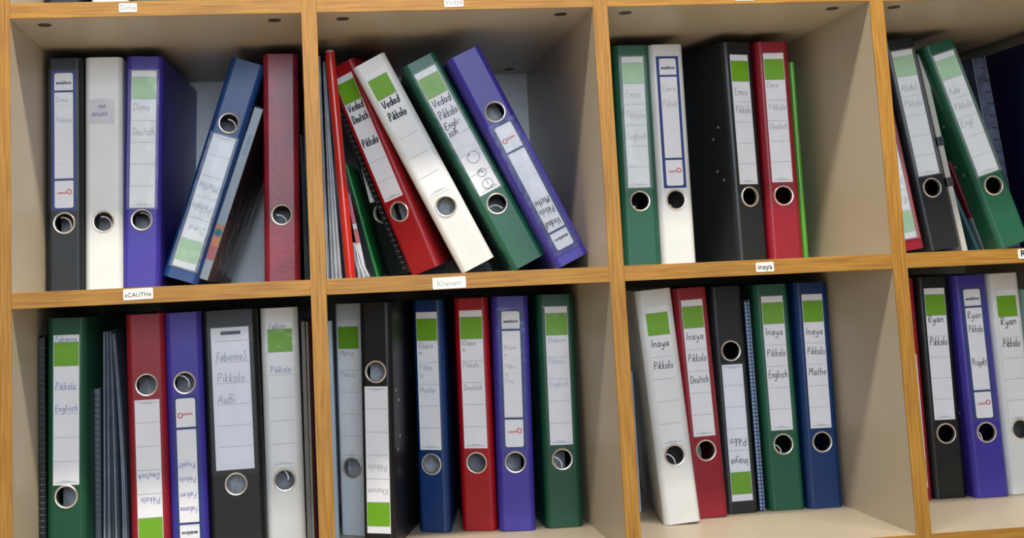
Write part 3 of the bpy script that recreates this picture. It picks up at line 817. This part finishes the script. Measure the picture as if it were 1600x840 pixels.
v = [bm.verts.new(p) for p in ((-.0006, -.001, 0), (bw + .0008, -.001, 0), (bw + .0008, bdp, 0), (-.0006, -.001, bh + .002), (bw + .0008, -.001, bh + .002), (bw + .0008, bdp, bh + .002))]
bm.faces.new((v[0], v[1], v[4], v[3])); bm.faces.new((v[1], v[2], v[5], v[4]))
add_obj('jacket', bm, M_FILM, e)

sheaf('document_sleeve', 'dark plastic sleeve squeezed between worn red binder and divider', 'sleeve', (-.0075, .19, 0, 0, .0062, .205), 1, .2, P_DARK, top_w=.003)
# left side of the second upper compartment
sheaf('document_sleeve', 'grey plastic sleeves pressed to the divider in second upper compartment', 'sleeve', (.0202, .160, 0, 0, .0068, .311), 1, .21, [P_GREY, P_PALE, P_GREY], top_w=.0045, bow=-.0000)
sheaf('document_sleeve', 'pale plastic sleeves spreading at the bottom beside the red clip folder', 'sleeve', (.0280, .168, 0, 0, .0165, .304), 1, .21, [P_GREY, P_PALE, P_PALE], top_w=.0035, bow=-.0002)
thin_folder('folder', 'blue folder whose corner rises above the red clip folder', (.0345, .215, -.004, 0, .0048, .326), 1, .21, mat('folder_blue', '#17478f', rough=.35))
# red clip rail folder
x, d, lean, yaw, W, H = .0485, .15, -.0559, 0, .0137, .3165
e = place('clip_folder', x, d, lean, yaw, 1, [(0, 0), (W, 0), (W, .2)])
tag(e, 'shiny orange-red clip folder standing before the leaning binders', 'folder')
arc = [(W / 2 - W / 2 * math.cos(q), .006 - .006 * math.sin(q)) for q in [math.pi * i / 10 for i in range(11)]]
add_obj('clip_rail', prism([(0, .013)] + arc + [(W, .013)], 0, H - .002), mat('rail_red', '#c2281c', rough=.18), e, smooth=40)
add_obj('rail_cap', prism([(.001, .012)] + [(W / 2 - (W / 2 - .001) * math.cos(q), .0065 - .005 * math.sin(q)) for q in [math.pi * i / 10 for i in range(11)]] + [(W - .001, .012)], H - .002, H), mat('cap_white', '#e0dcd8', rough=.4), e)
add_obj('papers', boxes((W - .0052, W - .0022, .011, .20, .004, H - .006)), M_PAGES, e)
add_obj('cover', boxes((W - .0062, W - .0054, .012, .21, .002, H - .004)), mat('folder_red', '#a81420', rough=.3), e)
# brochure with pink top
e = place('brochure', .0745, .2, -.1688, .06, 1, [(0, 0), (.006, 0), (0, .15)])
tag(e, 'small white brochure with pink top behind the red clip folder', 'brochure')
add_obj('pages', bevel_box(0, .006, .001, .15, 0, .078, .0005), mat('brochure_white', '#cfccd2', rough=.3, mottle=.2, mscale=60), e)
add_obj('pink_panel', bevel_box(0, .006, .0008, .15, .078, .122, .0005), mat('brochure_pink', '#a8175a', rough=.3), e)
add_obj('red_panel', boxes((.0003, .0057, .0004, .0008, .05, .070)), mat('brochure_red', '#c01c30', rough=.3), e)
sheaf('document_sleeve', 'crumpled clear sleeve bulging out at the foot of the green folder', 'sleeve', (.0655, .185, -.12, 0, .018, .05), 1, .12, [P_GREY, P_PALE, P_PALE], top_w=.006, wave=.0006)
thin_folder('folder', 'bright green folder leaning behind the red clip folder', (.0925, .205, -.2372, .16, .0048, .166), 1, .15, mat('folder_green', '#0d7035', rough=.25), inner=None)
b = binder((.1090, .245, -.215, .6109, .0440), 1, 'jet', 'black binder mostly hidden behind the bright red leaning binder', H=.25, D=.13, arch=None, fat_pages=.02, rivets=False)
bd, W_, mp_ = b
lb = add_obj('label', boxes((W_ / 2 - .0155, W_ / 2 + .0155, -.0006, .0002, .111, .240)), M_PAPER, bd)
add_obj('ruled_lines', boxes(*[(W_ / 2 - .015, W_ / 2 + .015, -.0009, -.0006, .119 + .0302 * k, .1195 + .0302 * k) for k in range(4)]), mat('rule_line', '#909090'), lb)
notebook('coil_notebook', 'black coil notebook squeezed left of the bright red leaning binder', (.1330, .222, -.345, .5783, .007, .268), 1, .12, mat('nb_black', '#16181b', rough=.4), pages=mat('dark_pages', '#15181c'), wire=mat('wire_gun', (.22, .24, .26), rough=.35, metal=.8))
# third upper compartment
thin_folder('folder', 'thin light green folder beside the upright red binder', (.7105, .18, .0061, 0, .0088, .288), 1, .23, mat('folder_lime', '#4f9a2a', rough=.25, grain=.5, gscale=40))
# upper right compartment
e = place('hanging_file', .9652, .2, -.1375, 0, 1, [(0, 0), (.0088, 0), (.0088, .22)])
tag(e, 'thin off-white file with two metal clips beside leaning black binder', 'folder')
add_obj('cover', prism([(0, .22), (0, .001), (.001, 0), (.0078, 0), (.0088, .001), (.0088, .22)], 0, .302), mat('file_white', '#bdbcb6', rough=.4), e)
for zz in (.160, .098):
    add_obj('clip', bevel_box(-.0006, .0094, -.0016, .006, zz, zz + .0135, .0006), mat('clip_steel', '#55585c', rough=.35, metal=.6), e)
thin_folder('booklet', 'small teal booklet leaning below the thin off-white file', (1.0035, .225, -.3366, 0, .0068, .100), 1, .15, mat('booklet_teal', '#2c5560', rough=.35), cat='booklet')
e = place('booklet', 1.0108, .22, -.30, 0, 1, [(0, 0), (.0075, 0), (.0075, .15)])
tag(e, 'maroon booklet with grey foot between teal booklet and grey folder', 'booklet')
add_obj('cover', bevel_box(0, .0075, 0, .15, .052, .143, .0006), mat('booklet_maroon', '#6e1226', rough=.35), e)
add_obj('grey_foot', bevel_box(0, .0075, 0, .15, 0, .052, .0006), mat('booklet_grey', '#757c84', rough=.4), e)
thin_folder('folder', 'grey thin folder lying against the green steeply leaning binder', (1.0190, .21, -.292, 0, .0068, .212), 1, .16, mat('folder_grey', '#868a84', rough=.4))
e = notebook('spiral_notebook', 'clear-covered spiral notebook behind the green steeply leaning binder', (1.0700, .25, -.088, 0, .0225, .303), 1, .19, mat('nb_checked_grey', '#565c74', rough=.2, mottle=.4, mscale=40), pages=mat('pages_blue_grey', '#4a5068', rough=.5, mottle=.4, mscale=60), wire=W_COPPER, coil_r=.0075, coil_x=.0200, pitch=.019)
# lower left compartment
notebook('coil_notebook', 'black coil notebook against the left wall of the lower left compartment', (-.3546, .125, .002, 0, .0082, .296), 2, .21, mat('nb_dark', '#20262c', rough=.4), pages=mat('dark_pages', '#15181c'), wire=mat('wire_gun', (.22, .24, .26), rough=.35, metal=.8), pitch=.0075)
notebook('board_folder', 'tall dark slate board behind the grey coil notebook', (-.2945, .29, .004, 0, .006, .318), 2, .16, mat('board_slate', '#1d2329', rough=.4), pages=mat('dark_pages', '#15181c'))
notebook('coil_notebook', 'short dark grey coil notebook beside the dark green binder', (-.2925, .165, .004, 0, .0088, .224), 2, .12, mat('nb_slate', '#39424d', rough=.3), pages=mat('pages_slate', '#56606c', rough=.6), wire=mat('wire_grey', '#8b95a3', rough=.3, metal=.8), pitch=.0075)
sheaf('document_sleeve', 'dark plastic sleeve standing nearest the grey coil notebook', 'sleeve', (-.2810, .16, .015, 0, .0090, .297), 2, .21, [P_SLATE, P_DARK, P_SLATE], top_w=.005, group='dark sleeves in the lower left compartment')
sheaf('document_sleeve', 'dark plastic sleeve in the middle of the fanned sleeves', 'sleeve', (-.2695, .16, -.002, 0, .0105, .296), 2, .21, [P_DARK, P_SLATE, P_DARK], top_w=.004, bow=.0012, group='dark sleeves in the lower left compartment')
sheaf('document_sleeve', 'dark plastic sleeve curving against the upside-down red binder', 'sleeve', (-.2560, .16, -.03, 0, .0095, .294), 2, .21, [P_SLATE, P_SLATE, P_DARK], top_w=.0035, bow=.0030, group='dark sleeves in the lower left compartment')
sheaf('paper_folder', 'greyish paper folder beside the off-white binder at the divider', 'folder', (-.0155, .165, .004, 0, .0058, .298), 2, .21, mat('paper_grey', '#bab6b2', rough=.6), top_w=.0048)
sheaf('paper_folder', 'light paper folder between two folders at the divider', 'folder', (-.0092, .165, .004, 0, .0034, .297), 2, .21, mat('paper_light', '#e2e0da', rough=.6), top_w=.003)
sheaf('paper_folder', 'dark reddish folder pressed to the divider in lower left compartment', 'folder', (-.0054, .168, .002, 0, .0040, .297), 2, .21, mat('paper_maroon', '#702c28', rough=.5), top_w=.0034)
# second lower compartment
thin_folder('folder', 'pale blue folder pressed to the divider beside the grey binder', (.0203, .198, 0, 0, .0080, .296), 2, .21, mat('folder_pale_blue', '#cfe2f2', rough=.25))
# third lower compartment
notebook('checked_notebook', 'blue checked notebook between black and green binders', (.6224, .195, -.0026, 0, .0078, .297), 2, .21, check_mat('check_blue', '#8fa9cf', '#26334f', 95), pages=check_mat('check_blue', '#8fa9cf', '#26334f', 95))
notebook('coil_notebook', 'black coil notebook between blue checked notebook and green binder', (.6306, .205, .0, 0, .0058, .293), 2, .21, mat('nb_black', '#16181b', rough=.4), wire=W_DARK, coil_r=.003, pitch=.0075, pages=mat('dark_pages', '#15181c'))
e = place('card', .4600, .245, .0, 0, 2, [(0, 0), (.004, 0), (.004, .1)])
tag(e, 'white card edge standing behind the second divider', 'card')
add_obj('sheet', bevel_box(0, .0050, 0, .10, 0, .20, .0006), mat('card_white', '#c9ccd2', rough=.4), e)
add_obj('back_sheet', bevel_box(.0052, .0066, .001, .10, 0, .198, .0004), mat('card_blue', '#39405c', rough=.4), e)
def scrap(name, label, cat, c, size, mt, seed):
    rnd = random.Random(seed)
    bm_ = bmesh.new()
    bmesh.ops.create_icosphere(bm_, subdivisions=2, radius=1)
    for v in bm_.verts:
        k = rnd.uniform(.55, 1.15)
        v.co = Vector((v.co.x * size[0] * k, v.co.y * size[1] * k, v.co.z * size[2] * k))
    zm = min(v.co.z for v in bm_.verts)
    for v in bm_.verts: v.co.z -= zm
    o = add_obj(name, bm_, mt)
    o.location = (c[0], c[1], FLOOR[2] + EPS)
    return tag(o, label, cat)
scrap('wrapper', 'crumpled red wrapper lying behind the white slightly leaning binder', 'wrapper', (.478, .33, 0), (.012, .014, .020), mat('wrapper_red', '#7c2a2c', rough=.35), 3)
scrap('paper_scrap', 'grey crumpled paper scrap behind the second divider', 'paper', (.474, .37, 0), (.014, .012, .036), mat('scrap_grey', '#8d9096', rough=.7), 5)
# lower right compartment
thin_folder('folder', 'pale teal folder at the far right of the lower right compartment', (1.0560, .2, -.006, 0, .030, .293), 2, .21, mat('folder_teal', '#8fb0ad', rough=.35))
